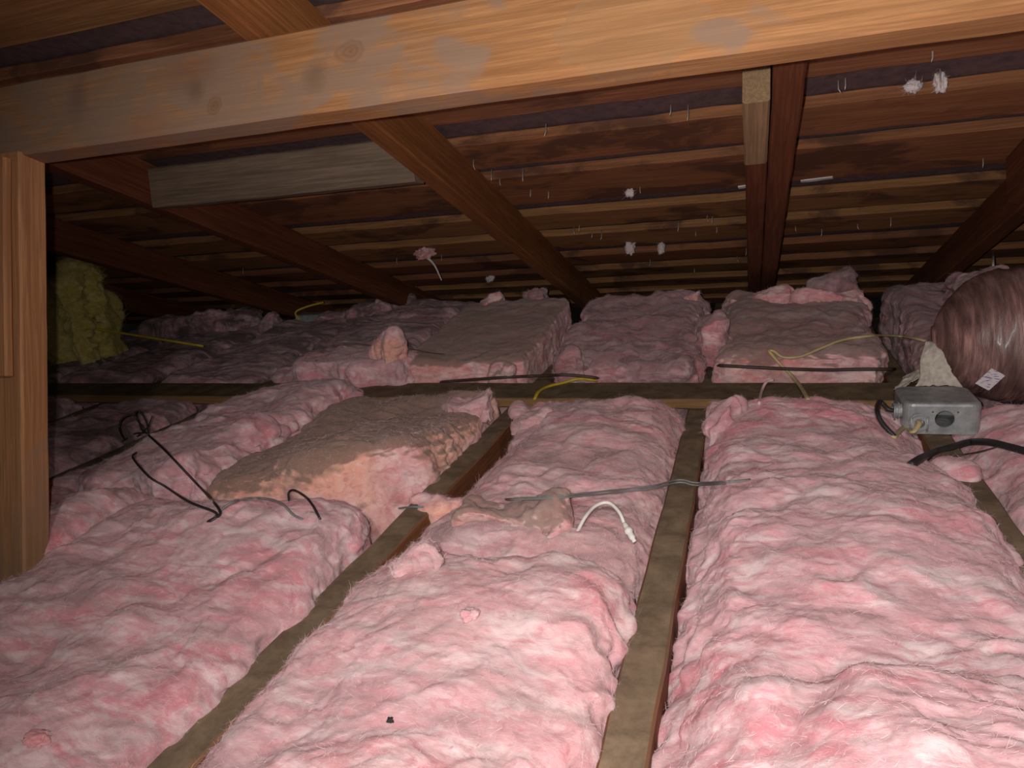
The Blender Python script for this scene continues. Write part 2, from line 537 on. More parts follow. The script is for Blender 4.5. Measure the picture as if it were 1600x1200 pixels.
def batt(name, label, mat, fib=6000, fib_len=(0.006, 0.018), fib_w=0.00010, fib_mat='strand', group=None, cat='insulation', **kw):
    P, Q = batt_mesh(**kw)
    e = empty(name, ((kw['x0'] + kw['x1']) / 2, (kw['y0'] + kw['y1']) / 2, kw['zb']), label, cat, group)
    o = mesh_obj('wool_body', P, Q, mat, e)
    BATTS.append(o)
    if fib:
        V, T = strands(P, Q, int(fib * 2.6), fib_len[0], fib_len[1], fib_w, RNG)
        f = mesh_obj('loose_fibers', V, T, M[fib_mat], e)
        f['kind'] = 'stuff'
    return e


def blob_mesh(c, rad, seed, res=28, puff=0.22, spiky=0.35, freq=1.0):
    """a torn wad: cube sphere pushed about by noise; rad = three half sizes"""
    g = np.linspace(-1, 1, res + 1)
    A, B = np.meshgrid(g, g, indexing='ij')
    Vs, Qs, off = [], [], 0
    idx = np.arange(A.size).reshape(res + 1, res + 1)
    q = np.stack([idx[:-1, :-1].ravel(), idx[1:, :-1].ravel(), idx[1:, 1:].ravel(), idx[:-1, 1:].ravel()], 1)
    for axis in range(3):
        for sgn in (-1, 1):
            v = np.zeros((A.size, 3)); v[:, axis] = sgn
            v[:, (axis + 1) % 3] = A.ravel() * sgn; v[:, (axis + 2) % 3] = B.ravel()
            Vs.append(v); Qs.append(q + off); off += A.size
    V = np.concatenate(Vs); Q = np.concatenate(Qs)
    key = np.round(V * 1000).astype(np.int64)
    _, first, inv = np.unique(key, axis=0, return_index=True, return_inverse=True)
    inv = inv.ravel(); V = V[first]; Q = inv[Q]
    V = V / np.linalg.norm(V, axis=1)[:, None]
    s = seed * 4.7; rad = np.array(rad, float); mr = rad.min()
    P = V * rad * (1 + 0.65 * fbm(V * 1.1 * freq + s, 3) + spiky * np.maximum(0, fbm(V * 3 * freq + s + 9, 2)))[:, None]
    n = vnormals(P, Q)
    wrp = np.stack([fbm(P * 9 + s + 11 * k, 3) for k in range(3)], 1)
    p2 = P + wrp * .03
    P = P + n * (puff * mr * (billow(p2 * min(24, .55 / mr) + s, 3, .5) - .5) + .06 * mr * fbm(p2 * min(50, 1.6 / mr) + s, 3, .5))[:, None]
    n = vnormals(P, Q)
    pw = np.stack([P[:, 0] * 18, P[:, 1] * 60, P[:, 2] * 60], 1) + wrp * 2.5 + s
    P = P + n * (min(.0012, .06 * mr) * (1 - 2.2 * np.abs(fbm(pw, 3))) + min(.0012, .06 * mr) * fbm(P * 160 + s, 3, .65))[:, None]
    V = P + np.array(c)
    return V, Q


def wad(name, label, mat, c, rad, seed, fib=400, fib_len=(0.005, 0.015), fib_w=0.00013, fib_mat='strand', res=40, group=None, cat='insulation', **kw):
    V, Q = blob_mesh(c, rad, seed, res, **kw)
    e = empty(name, (c[0], c[1], float(V[:, 2].min())), label, cat, group)
    o = mesh_obj('wool_body', V, Q, mat, e)
    BATTS.append(o)
    if fib:
        Vf, T = strands(V, Q, fib * 2, fib_len[0], fib_len[1], fib_w, RNG, zmin=-9)
        f = mesh_obj('loose_fibers', Vf, T, M[fib_mat], e); f['kind'] = 'stuff'
    return e


# ------------------------------------------------------------------ tubes (wires, cables)
def catmull(pts, per=8):
    pts = [np.array(p, float) for p in pts]
    if len(pts) < 3: return np.array([pts[0] + (pts[-1] - pts[0]) * t for t in np.linspace(0, 1, per + 1)])
    q = [2 * pts[0] - pts[1]] + pts + [2 * pts[-1] - pts[-2]]
    out = []
    for i in range(1, len(q) - 2):
        p0, p1, p2, p3 = q[i - 1:i + 3]
        for t in np.linspace(0, 1, per, endpoint=False):
            out.append(.5 * ((2 * p1) + (p2 - p0) * t + (2 * p0 - 5 * p1 + 4 * p2 - p3) * t * t + (3 * p1 - p0 - 3 * p2 + p3) * t ** 3))
    out.append(pts[-1])
    return np.array(out)


def tube_mesh(path, r, k=8, flat=1.0):
    path = np.asarray(path); n = len(path)
    tg = np.gradient(path, axis=0); tg /= np.linalg.norm(tg, axis=1)[:, None] + 1e-12
    up = np.array([0.03, 0.05, 1.0]); V = []
    rr = np.full(n, r) if np.isscalar(r) else np.asarray(r)
    for i in range(n):
        s = np.cross(tg[i], up); ls = np.linalg.norm(s)
        s = s / ls if ls > .05 else np.array([1.0, 0, 0])
        u = np.cross(s, tg[i])
        for j in range(k):
            a = 2 * math.pi * j / k
            V.append(path[i] + rr[i] * (s * math.cos(a) + u * math.sin(a) * flat))
    Fc = []
    for i in range(n - 1):
        for j in range(k):
            a, b = i * k + j, i * k + (j + 1) % k
            Fc.append((a, b, b + k, a + k))
    Fc.append(tuple(range(k - 1, -1, -1))); Fc.append(tuple(range((n - 1) * k, n * k)))
    return np.array(V), Fc


def wire(name, pts, r, mat, label=None, cat='wire', group=None, parent=None, per=8, flat=1.0, k=8):
    V, Fc = tube_mesh(catmull(pts, per), r, k, flat)
    o = mesh_obj(name, V, Fc, mat, parent)
    return tag(o, label, cat if label else None, group)


# ================================================================== THE SETTING
fl = mesh_obj('floor', *[(lambda a: a)(x) for x in (
    [(-4.5, -1.2, -.150), (3.0, -1.2, -.150), (3.0, 3.1, -.150), (-4.5, 3.1, -.150),
     (-4.5, -1.2, -.165), (3.0, -1.2, -.165), (3.0, 3.1, -.165), (-4.5, 3.1, -.165)],
    [(0, 1, 2, 3), (7, 6, 5, 4), (0, 4, 5, 1), (1, 5, 6, 2), (2, 6, 7, 3), (3, 7, 4, 0)])], M['plaster'], None, False)
tag(fl, 'plaster ceiling of the rooms below, seen from above', 'floor', kind='structure')

roof = empty('ceiling', (0, 0, 0), 'spaced board sheathing on the underside of the sloping roof', 'roof', kind='structure')
rows = [(-0.95, -0.78), (-0.70, -0.54), (-0.46, -0.28), (-0.20, -0.02), (0.06, 0.22), (0.30, 0.48), (0.56, 0.70),
        (0.74, 0.868), (0.93, 1.03), (1.045, 1.25), (1.345, 1.455), (1.51, 1.675), (1.755, 1.865), (1.93, 2.055),
        (2.14, 2.235), (2.315, 2.405), (2.485, 2.575), (2.65, 2.745), (2.82, 2.91)]
breaks = [(-0.565, 0.046), (-1.225,), (0.515,), (-1.787, 0.046), (-0.565,)]
for i, (a, b_) in enumerate(rows):
    tilt = random.uniform(-.004, .004)
    xs = [-4.4] + list(breaks[i % 5]) + [2.8]
    for j in range(len(xs) - 1):
        yc = (a + b_) / 2; wdt = (b_ - a) / math.cos(TH)
        th = 0.020
        c = np.array([0, yc, z_roof(yc, D_SHE)]) + RN * th / 2
        p0 = c + np.array([xs[j] + .0015, 0, 0]) + RD * (tilt * .5 + random.uniform(-.003, .003))
        p1 = c + np.array([xs[j + 1] - .0015, 0, 0]) - RD * tilt
        lumber('board', p0, p1, wdt, th, RN, M['board%d' % random.choice([0, 0, 1, 2])], parent=roof, seed=i * 3 + j, wob=0.0025, ch=.0015)
felt_c = [np.array([x, y, z_roof(y, D_SHE)]) + RN * t for t in (.0225, .030) for (x, y) in ((-4.4, -1.0), (2.8, -1.0), (2.8, 3.0), (-4.4, 3.0))]
mesh_obj('roofing_felt', felt_c, [(0, 1, 2, 3), (7, 6, 5, 4), (0, 4, 5, 1), (1, 5, 6, 2), (2, 6, 7, 3), (3, 7, 4, 0)], M['felt'], roof, False)
# shingle nails driven through the sheathing
nail_px = [(740, 250), (768, 268), (781, 280), (817, 265), (829, 297), (857, 300), (853, 197), (1048, 168), (1075, 168),
           (1105, 336), (1087, 362), (897, 355), (1321, 126), (1469, 112), (1457, 80), (1392, 340), (1243, 353), (1536, 248),
           (1166, 388), (1120, 355), (132, 376), (162, 376), (1113, 338), (940, 362), (1284, 358), (1016, 405), (1152, 402),
           (690, 398), (620, 402), (1000, 292), (905, 352), (925, 365), (1060, 348), (1340, 350), (1310, 130), (380, 418), (1085, 420)]
for k, (x, y) in enumerate(nail_px):
    p = on_roof(x, y, D_SHE)
    L = random.uniform(.014, .026)
    tip = p - RN * L + np.array([random.uniform(-.004, .004), random.uniform(-.003, .003), 0])
    V, Fc = tube_mesh([p + RN * .004, p - RN * L * .6, tip], [.0014, .0013, .0004], 6)
    mesh_obj('nail', V, Fc, M['nail'], roof)

# ================================================================== FRAMING
def rafter(xc, mat, label, y0=-0.95, y1=2.72, w=.040, d=.088, name='rafter', drop=0.0, seed=0):
    off = RN * (d / 2 - drop)
    p0 = np.array([xc, y0, z_roof(y0, D_RAF)]) + off; p1 = np.array([xc, y1, z_roof(y1, D_RAF)]) + off
    return lumber(name, p0, p1, w, d, RN, mat, label, 'rafter', 'roof rafters', seed=seed, wob=.0015)


rafter(-0.565, M['rafter_a'], 'orange-brown rafter running from above the purlin to the bare slab, tuft hanging left of it', seed=1)
rafter(0.046, M['rafter_b'], 'red-brown rafter with a sister board and pale block along its left side', seed=2)
rafter(0.515, M['rafter_b'], 'dark rafter at the far right, above the flexible duct', seed=3)
rafter(-1.225, M['rafter_b'], 'dark rafter holding the left end of the grey blocking', seed=4)
rafter(-1.80, M['rafter_b'], 'dark rafter above the yellow wool wad beside the post', seed=5)
rafter(-2.41, M['rafter_b'], 'darkest rafter deep in the left corner behind the post', seed=6)
# sister and pale block on the middle rafter
def sister(xc, y0, y1, w, d, mat, label, name, drop, cat):
    off = RN * (d / 2 - drop)
    return lumber(name, np.array([xc, y0, z_roof(y0, D_RAF)]) + off, np.array([xc, y1, z_roof(y1, D_RAF)]) + off, w, d, RN, mat, label, cat, seed=xc * 30)


sister(0.0065, 1.315, 2.66, .036, .086, M['rafter_b'], 'dark sister board nailed along the left of the middle rafter', 'sister_board', 0.0, 'board')
sister(0.0055, 1.10, 1.312, .036, .080, M['pale_block'], 'short pale wood block at the upper end of the sister board', 'wood_block', 0.006, 'block')
sister(0.478, 1.05, 1.62, .034, .10, M['rafter_b'], 'short dark scab board on the left of the far right rafter', 'scab_board', 0.004, 'board')

# purlin square to the roof, under the rafters
T = np.array([0, 0.80, H + 0.203])                       # its upper near edge
pd, pw_ = 0.105, 0.040
pc = T - RN * pd / 2 + RD * pw_ / 2
PUR = lumber('purlin', pc + np.array([-2.6, 0, 0]), pc + np.array([1.6, 0, 0]), pw_, pd, RN, M['purlin'],
       'long water-stained orange timber purlin across the top, under the rafters', 'beam', seed=9, wob=.0015, ch=.005)
def on_purlin(x, y):
    r = ray(x, y); t = np.dot(T - CAMPOS, RD) / np.dot(r, RD); return CAMPOS + r * t - np.array(PUR.location)


knot = [(0, .75), (.25, .35), (.4, .65), (.62, .2), (.8, .45), (1.0, 0)]
blotch = [(0, .60), (.35, .5), (1.15, 0)]
ringst = [(0, .25), (.80, .28), (.92, .55), (1.0, 0)]
add_marks(M['purlin'], [
    (on_purlin(548, 80), (.022, .03, .014), knot, (0.16, .07, .03)), (on_purlin(334, 165), (.012, .03, .012), knot, (0.15, .07, .035)),
    (on_purlin(492, 120), (.018, .03, .022), blotch, (0.13, .075, .04)), (on_purlin(290, 110), (.055, .03, .026), blotch, (0.17, .075, .045)),
    (on_purlin(120, 150), (.02, .03, .04), blotch, (0.13, .08, .06)), (on_purlin(305, 140), (.016, .03, .018), blotch, (0.12, .07, .045)),
    (on_purlin(985, 40), (.075, .04, .055), ringst, (0.23, .14, .07)), (on_purlin(230, 195), (.05, .03, .022), blotch, (0.25, .11, .05))])
# strut under the purlin, standing on a hidden joist
pb = T - RN * pd
top_c = np.array([-0.992, pb[1] + .019, pb[2] - .002])
bot_c = np.array([-0.992, 0.617, -0.005])
post = empty('strut_post', (bot_c[0], bot_c[1], bot_c[2]), 'orange-brown wooden strut post at the left edge holding up the purlin', 'post')
lumber('post_body', bot_c, top_c, .092, .040, (0, -1, .2), M['post'], parent=post, seed=12, wob=.0012)
ax = (top_c - bot_c)
sv = np.array([-.006, -.0262, .006])
lumber('scab', bot_c + ax * .50 + sv, bot_c + ax * .985 + sv, .080, .012, (0, -1, .2), M['post'], parent=post, seed=44)
pe = np.array(post.location)
add_marks(M['post'], [(on_y(72, 350, .79) - pe, (.012, .03, .05), [(0, .9), (.8, .85), (1.0, 0)], (0.085, .035, .022)),
                      (on_y(60, 430, .76) - pe, (.012, .03, .03), blotch, (0.36, .22, .15))])
# grey blocking between two rafters
lumber('blocking', (-1.204, 1.262, .545), (-.587, 1.262, .545), .040, .082, (0, .12, 1), M['grey_block'],
       'weathered grey blocking fixed between the two left rafters', 'block', seed=15, wob=.002)

# ceiling joists
JX = {'z': -.912, 'y': -1.325, 'x': -1.73, 'w': -2.14, 'a': -.506, 'b': -.106, 'c': .305, 'd': .71, 'v': -2.55}
JL = {'a': 'dusty ceiling joist left of the batt with the white cable end', 'b': 'dusty ceiling joist crossed by the twin grey wire',
      'c': 'dusty ceiling joist under the metal junction box', 'd': 'ceiling joist under the flexible duct at the right edge',
      'z': 'ceiling joist buried in pink wool at the foot of the strut post', 'y': 'dark ceiling joist beside the tangled black wire loop',
      'x': 'dark ceiling joist in the far left, behind the wire loop', 'w': 'ceiling joist in the left corner under the yellow wool',
      'v': 'last ceiling joist in the dark left corner'}
for k in JX:
    lumber('ceiling_joist', (JX[k], -1.1, -.0705), (JX[k], 2.72, -.0705), .045, .141, (0, 0, 1), M['joist'], JL[k], 'joist',
           'ceiling joists', seed=ord(k), wob=.003, ch=.003)
lumber('cross_board', (-3.2, 1.508, .0125), (.335, 1.512, .0125), .128, .022, (0, 0, 1), M['beam'],
       'long dusty flat board lying across the joists in mid picture', 'board', seed=21, wob=.002, ch=.003)

# ================================================================== INSULATION
PK = {}
PK['near_l'] = fiberglass('pink_wool_near_left', 0.62, 0.0, 1.0, rot=0.5, dustcol=(0.44, 0.28, 0.285))
PK['near_m'] = fiberglass('pink_wool_near_middle', 0.52, 0.1, 2.3, rot=0.35, dustcol=(0.46, 0.30, 0.30))
PK['near_r'] = fiberglass('pink_wool_near_right', 0.50, 0.0, 3.9, rot=0.6, dustcol=(0.46, 0.29, 0.30))
PK['far_m'] = fiberglass('pink_wool_middle', 0.66, 0.15, 5.1, rot=0.2, dustcol=(0.38, 0.24, 0.245))
PK['orange'] = fiberglass('pink_wool_orange_end', 0.15, 0.9, 6.6, topdust=0.85, peach_thr=0.30, dustcol=(0.25, 0.165, 0.125), rot=0.1)
PK['left'] = fiberglass('pink_wool_left', 0.50, 0.05, 8.2, rot=0.5, dustcol=(0.36, 0.23, 0.235))
PK['dark'] = fiberglass('dusty_dimmed_pink_wool', 0.85, 0.0, 9.4, rot=0.4, dustcol=(0.15, 0.095, 0.095))  # dust, its colour darkened further to stand in for light falloff far left
PK['slab'] = fiberglass('brown_dusted_slab_wool', 0.35, 0.45, 10.7, topdust=0.78, dustcol=(0.26, 0.175, 0.135), rot=0.1)
PK['slab2'] = fiberglass('mauve_dusted_wool', 0.80, 0.1, 12.2, topdust=0.65, dustcol=(0.20, 0.12, 0.125), rot=0.2)
PK['slab3'] = fiberglass('grey_dusted_slab_wool', 0.40, 0.35, 13.9, topdust=0.70, dustcol=(0.22, 0.15, 0.13), rot=0.1)
PK['tuft'] = fiberglass('fresh_pink_wool', 0.0, 0.2, 15.0)
PK['peach'] = fiberglass('peach_wool', 0.05, 1.0, 16.3)


def g2(x, y, cx, cy, sx, sy, a, rot=0.0):
    c, s = math.cos(rot), math.sin(rot)
    u = (x - cx) * c + (y - cy) * s; v = -(x - cx) * s + (y - cy) * c
    return a * np.exp(-(u / sx) ** 2 - (v / sy) ** 2)


# near left bay
batt('insulation_batt', 'large near pink batt at the lower left, in front of the post', PK['near_l'], 16000, x0=-.955, x1=-.526, y0=-.05, y1=.85,
     zb=-.13, zt=.035, r=.04, res=.0026, seed=1, lumps=.014, puff=.014, layer=.0055, sdir=.45,
     top=lambda x, y: g2(x, y, -.66, .76, .25, .10, .036) + g2(x, y, -.55, .3, .06, .5, -.012) + g2(x, y, -.93, .5, .12, .2, .015))
# near middle bay
batt('insulation_batt', 'near pink batt between the two middle joists with a black speck on it', PK['near_m'], 14000, x0=-.480, x1=-.126, y0=-.05, y1=.775,
     zb=-.13, zt=.028, r=.055, res=.0024, seed=2, lumps=.012, puff=.015, layer=.005, sdir=.25,
     top=lambda x, y: g2(x, y, -.29, .66, .18, .10, .03) + g2(x, y, -.30, .35, .16, .2, .015) + g2(x, y, -.16, .66, .05, .05, .012))
# near right bay, humped
batt('insulation_batt', 'big humped pink batt filling the bay at the lower right', PK['near_r'], 20000, x0=-.076, x1=.298, y0=-.05, y1=1.42,
     zb=-.13, zt=.035, r=.06, res=.0026, seed=3, lumps=.015, puff=.015, layer=.005, sdir=.6,
     top=lambda x, y: g2(x, y, .14, .40, .18, .18, .045) + g2(x, y, .16, .9, .14, .25, .025) + g2(x, y, .1, 1.32, .12, .1, .02) + g2(x, y, .30, 1.28, .07, .16, -.075) + g2(x, y, -.08, .5, .035, .8, -.03)
     + .026 * sstep(.0, .05, .60 - y - 2.2 * (x - .14) ** 2) * sstep(-.02, .03, x + .01) + g2(x, y, .035, .50, .022, .12, -.022, -.35) + g2(x, y, .135, .46, .03, .07, -.014, .3))
# middle bay up to the flat board
batt('insulation_batt', 'pink batt in the middle bay reaching up to the flat cross board', PK['far_m'], 9000, x0=-.465, x1=-.127, y0=.79, y1=1.435,
     zb=-.13, zt=.03, r=.06, res=.0030, seed=4, lumps=.014, puff=.016, layer=.005, sdir=.15,
     top=lambda x, y: g2(x, y, -.3, 1.32, .14, .12, .022) + g2(x, y, -.44, 1.0, .05, .3, -.025) + g2(x, y, -.25, .95, .2, .06, -.012))
# orange-ended slab in the left bay
batt('insulation_batt', 'brown-dusted batt with a torn orange-pink end, right of the wire loop', PK['orange'], 7000, x0=-.915, x1=-.527, y0=.90, y1=1.425,
     zb=-.13, zt=.030, r=.04, res=.0030, seed=5, lumps=.012, puff=.010, layer=.004, strata=.002, sdir=.1,
     top=lambda x, y: .048 * sstep(1.32, .95, y) * sstep(-.88, -.66, x) + .012 + g2(x, y, -.60, 1.38, .07, .05, .02),
     warp=lambda P: np.stack([P[:, 0], P[:, 1] + .11 * sstep(-.68, -.50, P[:, 0]) * sstep(1.3, .86, P[:, 1]), P[:, 2]], 1))
# batt left of it, torn along its left side
batt('insulation_batt', 'torn pink batt under the tangled black wire, reaching the cross board', PK['left'], 9000, x0=-1.275, x1=-.905, y0=.87, y1=1.50,
     zb=-.13, zt=.045, r=.04, res=.0032, seed=6, lumps=.016, puff=.016, layer=.005, outline=.035, sdir=.8,
     top=lambda x, y: g2(x, y, -1.0, 1.38, .12, .12, .03) + g2(x, y, -.95, 1.0, .08, .3, .035) + g2(x, y, -1.28, 1.1, .05, .5, -.035))
batt('insulation_batt', 'rounded pink mound of batt just right of the post', PK['left'], 5000, x0=-1.30, x1=-.93, y0=.62, y1=.86,
     zb=-.13, zt=.06, r=.06, res=.0034, seed=7, lumps=.016, puff=.014, layer=.005, sdir=.5,
     top=lambda x, y: g2(x, y, -.95, .74, .1, .08, .02))
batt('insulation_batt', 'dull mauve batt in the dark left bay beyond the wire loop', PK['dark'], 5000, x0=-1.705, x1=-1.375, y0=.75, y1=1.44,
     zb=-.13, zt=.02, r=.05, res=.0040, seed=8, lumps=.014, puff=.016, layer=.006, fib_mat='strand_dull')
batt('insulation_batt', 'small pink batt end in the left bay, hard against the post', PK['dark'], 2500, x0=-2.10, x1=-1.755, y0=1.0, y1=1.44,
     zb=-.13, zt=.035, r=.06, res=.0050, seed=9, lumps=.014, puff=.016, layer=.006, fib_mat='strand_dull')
# right-hand bay
batt('insulation_batt', 'pink batt at the right edge, under the black cable', PK['near_r'], 8000, x0=.330, x1=.69, y0=.25, y1=1.42,
     zb=-.13, zt=.03, r=.06, res=.0036, seed=10, lumps=.014, puff=.014, layer=.005, sdir=.8,
     top=lambda x, y: g2(x, y, .48, 1.3, .1, .1, .02) + g2(x, y, .33, 1.25, .05, .15, -.05))
# beyond the cross board
def tilt_top(y0, y1, a0, a1):
    return lambda x, y: a0 + (a1 - a0) * np.clip((y - y0) / (y1 - y0), 0, 1)


batt('insulation_batt', 'brown-dusted straight-sided slab batt under the orange-brown rafter', PK['slab'], 5000, fib_mat='strand_dull', x0=-.875, x1=-.530, y0=1.60, y1=2.12,
     zb=-.13, zt=.08, r=.018, res=.0036, seed=11, lumps=.008, puff=.006, layer=.003, strata=.003, sdir=.15, outline=.004, top=tilt_top(1.6, 2.1, -.01, .055))
batt('insulation_batt', 'ragged mauve batt with swirled folds, behind the yellow wire', PK['slab2'], 6000, x0=-.470, x1=-.128, y0=1.595, y1=2.12,
     zb=-.13, zt=.07, r=.04, res=.0036, seed=12, folds=.014, lumps=.024, puff=.024, layer=.006, strata=.002, sdir=.2, top=tilt_top(1.6, 2.1, -.01, .07))
batt('insulation_batt', 'grey-dusted slab batt crossed by the looping cream cable', PK['slab3'], 6000, fib_mat='strand_dull', x0=-.080, x1=.272, y0=1.60, y1=2.12,
     zb=-.13, zt=.085, r=.045, res=.0036, seed=13, lumps=.018, puff=.014, layer=.004, strata=.004, sdir=.1, top=tilt_top(1.6, 2.1, -.01, .05))
batt('insulation_batt', 'dusky pink batt behind the duct, right of the dark joist gap', PK['slab2'], 4000, fib_mat='strand_dull', x0=.355, x1=.69, y0=1.58, y1=2.3,
     zb=-.13, zt=.065, r=.04, res=.0042, seed=14, lumps=.022, puff=.020, layer=.005, top=tilt_top(1.6, 2.1, -.02, .05))
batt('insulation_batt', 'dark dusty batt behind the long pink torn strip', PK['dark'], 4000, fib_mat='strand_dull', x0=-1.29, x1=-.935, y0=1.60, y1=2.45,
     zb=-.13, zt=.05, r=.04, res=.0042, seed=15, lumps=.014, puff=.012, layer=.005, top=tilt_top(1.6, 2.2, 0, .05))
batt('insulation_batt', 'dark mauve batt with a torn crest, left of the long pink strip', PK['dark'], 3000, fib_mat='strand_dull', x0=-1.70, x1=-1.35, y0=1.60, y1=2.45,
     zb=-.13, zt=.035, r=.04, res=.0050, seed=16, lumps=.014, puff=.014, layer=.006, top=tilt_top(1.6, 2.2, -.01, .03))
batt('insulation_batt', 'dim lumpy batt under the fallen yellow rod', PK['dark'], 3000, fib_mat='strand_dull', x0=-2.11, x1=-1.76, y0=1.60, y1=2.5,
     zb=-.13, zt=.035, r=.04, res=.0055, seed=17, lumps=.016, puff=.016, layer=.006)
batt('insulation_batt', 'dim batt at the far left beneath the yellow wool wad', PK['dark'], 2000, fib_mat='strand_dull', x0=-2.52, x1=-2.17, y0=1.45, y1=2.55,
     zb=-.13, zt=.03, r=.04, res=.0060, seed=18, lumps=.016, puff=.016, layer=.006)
# smaller torn pieces
batt('torn_batt_strip', 'long torn pink strip lying on the cross board, peach crest at its right', PK['left'], 5000, x0=-1.19, x1=-.83, y0=1.555, y1=1.69,
     zb=.015, zt=.085, r=.025, res=.0034, seed=19, lumps=.012, puff=.012, layer=.005, strata=.002, outline=.02, rough_ends=.01)


# ================================================================== things found by looking along the photograph's rays
from mathutils.bvhtree import BVHTree
bpy.context.view_layer.update()
_dg = bpy.context.evaluated_depsgraph_get()
_solid = list(BATTS) + [o for o in bpy.data.objects if o.name.split('.')[0] in ('ceiling_joist', 'cross_board')]
_bvh = []


def add_solid(objs):
    for o in objs:
        me = o.data
        co = np.empty(len(me.vertices) * 3, np.float32); me.vertices.foreach_get('co', co)
        co = co.reshape(-1, 3) + np.array(o.matrix_world.translation, np.float32)
        _bvh.append(BVHTree.FromPolygons(co.tolist(), [tuple(p.vertices) for p in me.polygons]))


add_solid(_solid)
_nb = len(BATTS)


def hit(x, y, lift=0.003):
    """the point of the wool or wood seen at pixel (x, y), raised by lift"""
    d = Vector(ray(x, y)).normalized(); best = None
    for t in _bvh:
        loc, nn, i, dist = t.ray_cast(Vector(CAMPOS), d)
        if loc is not None and (best is None or dist < best[0]): best = (dist, loc)
    if best is None: return on_z(x, y, 0.03)
    return np.array(best[1]) + np.array([0, 0, lift])


def ray_path(pix, r, lift=0.0, per=6, depth=None):
    """a wire drawn between points of the surface: it bridges hollows and never dips into the wool"""
    q = catmull([np.array([p[0], p[1], p[2] if len(p) > 2 else 0.0]) for p in pix], per)
    o = Vector(CAMPOS); hd = []
    for (x, y, l) in q:
        d = Vector(ray(x, y)).normalized(); best = 9.0
        for t in _bvh:
            loc, nn, i, dist = t.ray_cast(o, d)
            if loc is not None: best = min(best, dist)
        hd.append(min(best, 3.0))
    hd = np.array(hd); n = len(hd); m = hd.copy()
    for k in range(n):
        m[k] = hd[max(0, k - 2):k + 3].min()
    m2 = np.array([m[max(0, k - 3):k + 4].mean() for k in range(n)])
    m2 = np.minimum(m2, hd - r * .6) - q[:, 2]
    m2[0] = hd[0] + r * 1.5; m2[-1] = hd[-1] + r * 1.5
    return np.array([CAMPOS + np.array(Vector(ray(x, y)).normalized()) * dd for (x, y, l), dd in zip(q, m2)])


def ray_wire(name, pix, r, mat, label=None, cat='wire', parent=None, flat=1.0, per=6):
    V, Fc = tube_mesh(ray_path(pix, r, per=per), r, 8, flat)
    o = mesh_obj(name, V, Fc, mat, parent)
    return tag(o, label, cat if label else None)


def top_at(x, y, lift=0.0):
    best = -.15
    for t in _bvh:
        loc, nn, i, dist = t.ray_cast(Vector((x, y, .45)), Vector((0, 0, -1)))
        if loc is not None: best = max(best, loc.z)
    return best + lift


# ---- torn wads
def wad_at(name, label, mat, px, py, rad, seed, sink=0.4, Y=None, **kw):
    c = on_y(px, py + 4, Y) if Y is not None else hit(px, py, rad[2] * (.62 - sink))
    if min(rad) < .012:
        return wad(name, label, mat, c, rad, seed, **kw)
    # a torn piece is a small soft batt of its own
    fm = kw.get('fib_mat', 'strand'); m_ = min(rad)
    return batt(name, label, mat, kw.get('fib', 300), fib_mat=fm, fib_len=kw.get('fib_len', (.006, .018)), fib_w=kw.get('fib_w', .0001), x0=c[0] - rad[0], x1=c[0] + rad[0], y0=c[1] - rad[1], y1=c[1] + rad[1],
                zb=c[2] - rad[2] * 1.15, zt=c[2] + rad[2] * .85, r=m_ * .85, res=min(.004, max(.0018, m_ / 16)), seed=seed + 20.5, lumps=.022, puff=.022, layer=.004,
                folds=.010, outline=m_ * .7, rough_ends=m_ * .4, sdir=.3 + seed, yaw=((seed * 37) % 100 - 50) * .008,
                top=lambda x, y: m_ * .7 * np.sin((x - c[0]) / rad[0] * 1.7 + seed) * np.cos((y - c[1]) / rad[1] + seed))


wad_at('torn_wool_wad', 'peach crest of torn wool standing on the long pink strip', PK['peach'], 605, 538, (.052, .032, .034), 41, Y=1.61, fib=600)
wad_at('torn_wool_wad', 'bright pink fluffy mound at the back of the grey-dusted slab', PK['tuft'], 1292, 462, (.085, .05, .034), 2, Y=2.02, fib=900)
wad_at('torn_wool_wad', 'wispy grey-pink fluff peaking above the bright pink mound', PK['dark'], 1302, 436, (.05, .035, .028), 3, Y=2.06, fib=900, fib_mat='strand_dull')
wad_at('torn_wool_wad', 'rosy torn piece standing behind the brown slab, under the hanging tuft', PK['tuft'], 772, 470, (.045, .03, .025), 4, Y=2.12, fib=300)
wad_at('torn_wool_wad', 'pale folded piece at the back of the brown slab near the rafter foot', PK['slab2'], 834, 456, (.04, .03, .03), 5, Y=2.14, fib=300, fib_mat='strand_dull')
wad_at('torn_wool_wad', 'large dusky mound of wool beside the small box in the dark', PK['dark'], 575, 487, (.17, .10, .05), 6, Y=2.35, fib=800, fib_mat='strand_dull', res=36)
wad_at('torn_wool_wad', 'pointed dull pink scrap left of the small box in the dark', PK['dark'], 425, 498, (.045, .03, .032), 7, Y=2.25, fib=300, fib_mat='strand_dull')
wad_at('torn_wool_wad', 'dark crumbling heap of wool in the far left under the rafters', PK['dark'], 320, 502, (.22, .1, .045), 8, Y=2.3, fib=800, fib_mat='strand_dull', res=36)
wad_at('torn_wool_wad', 'pale peach upright scrap at the back of the swirled mauve batt', PK['peach'], 1083, 466, (.028, .02, .030), 9, Y=2.06, fib=200)
wad_at('torn_wool_wad', 'flap of wool drooping into the gap at the right of the swirled mauve batt', PK['slab2'], 1112, 520, (.030, .05, .055), 10, Y=1.76, fib=500)
wad_at('torn_wool_wad', 'peach torn corner beside the joist, left of the brown fold', PK['peach'], 694, 803, (.058, .038, .032), 11, sink=.30, fib=800, res=36)
wad_at('torn_wool_wad', 'brown dusty fold of wool under the end of the twin grey wire', PK['slab'], 806, 806, (.086, .040, .025), 12, sink=.58, fib=500, res=36, fib_mat='strand_dull', puff=.2, spiky=.1)
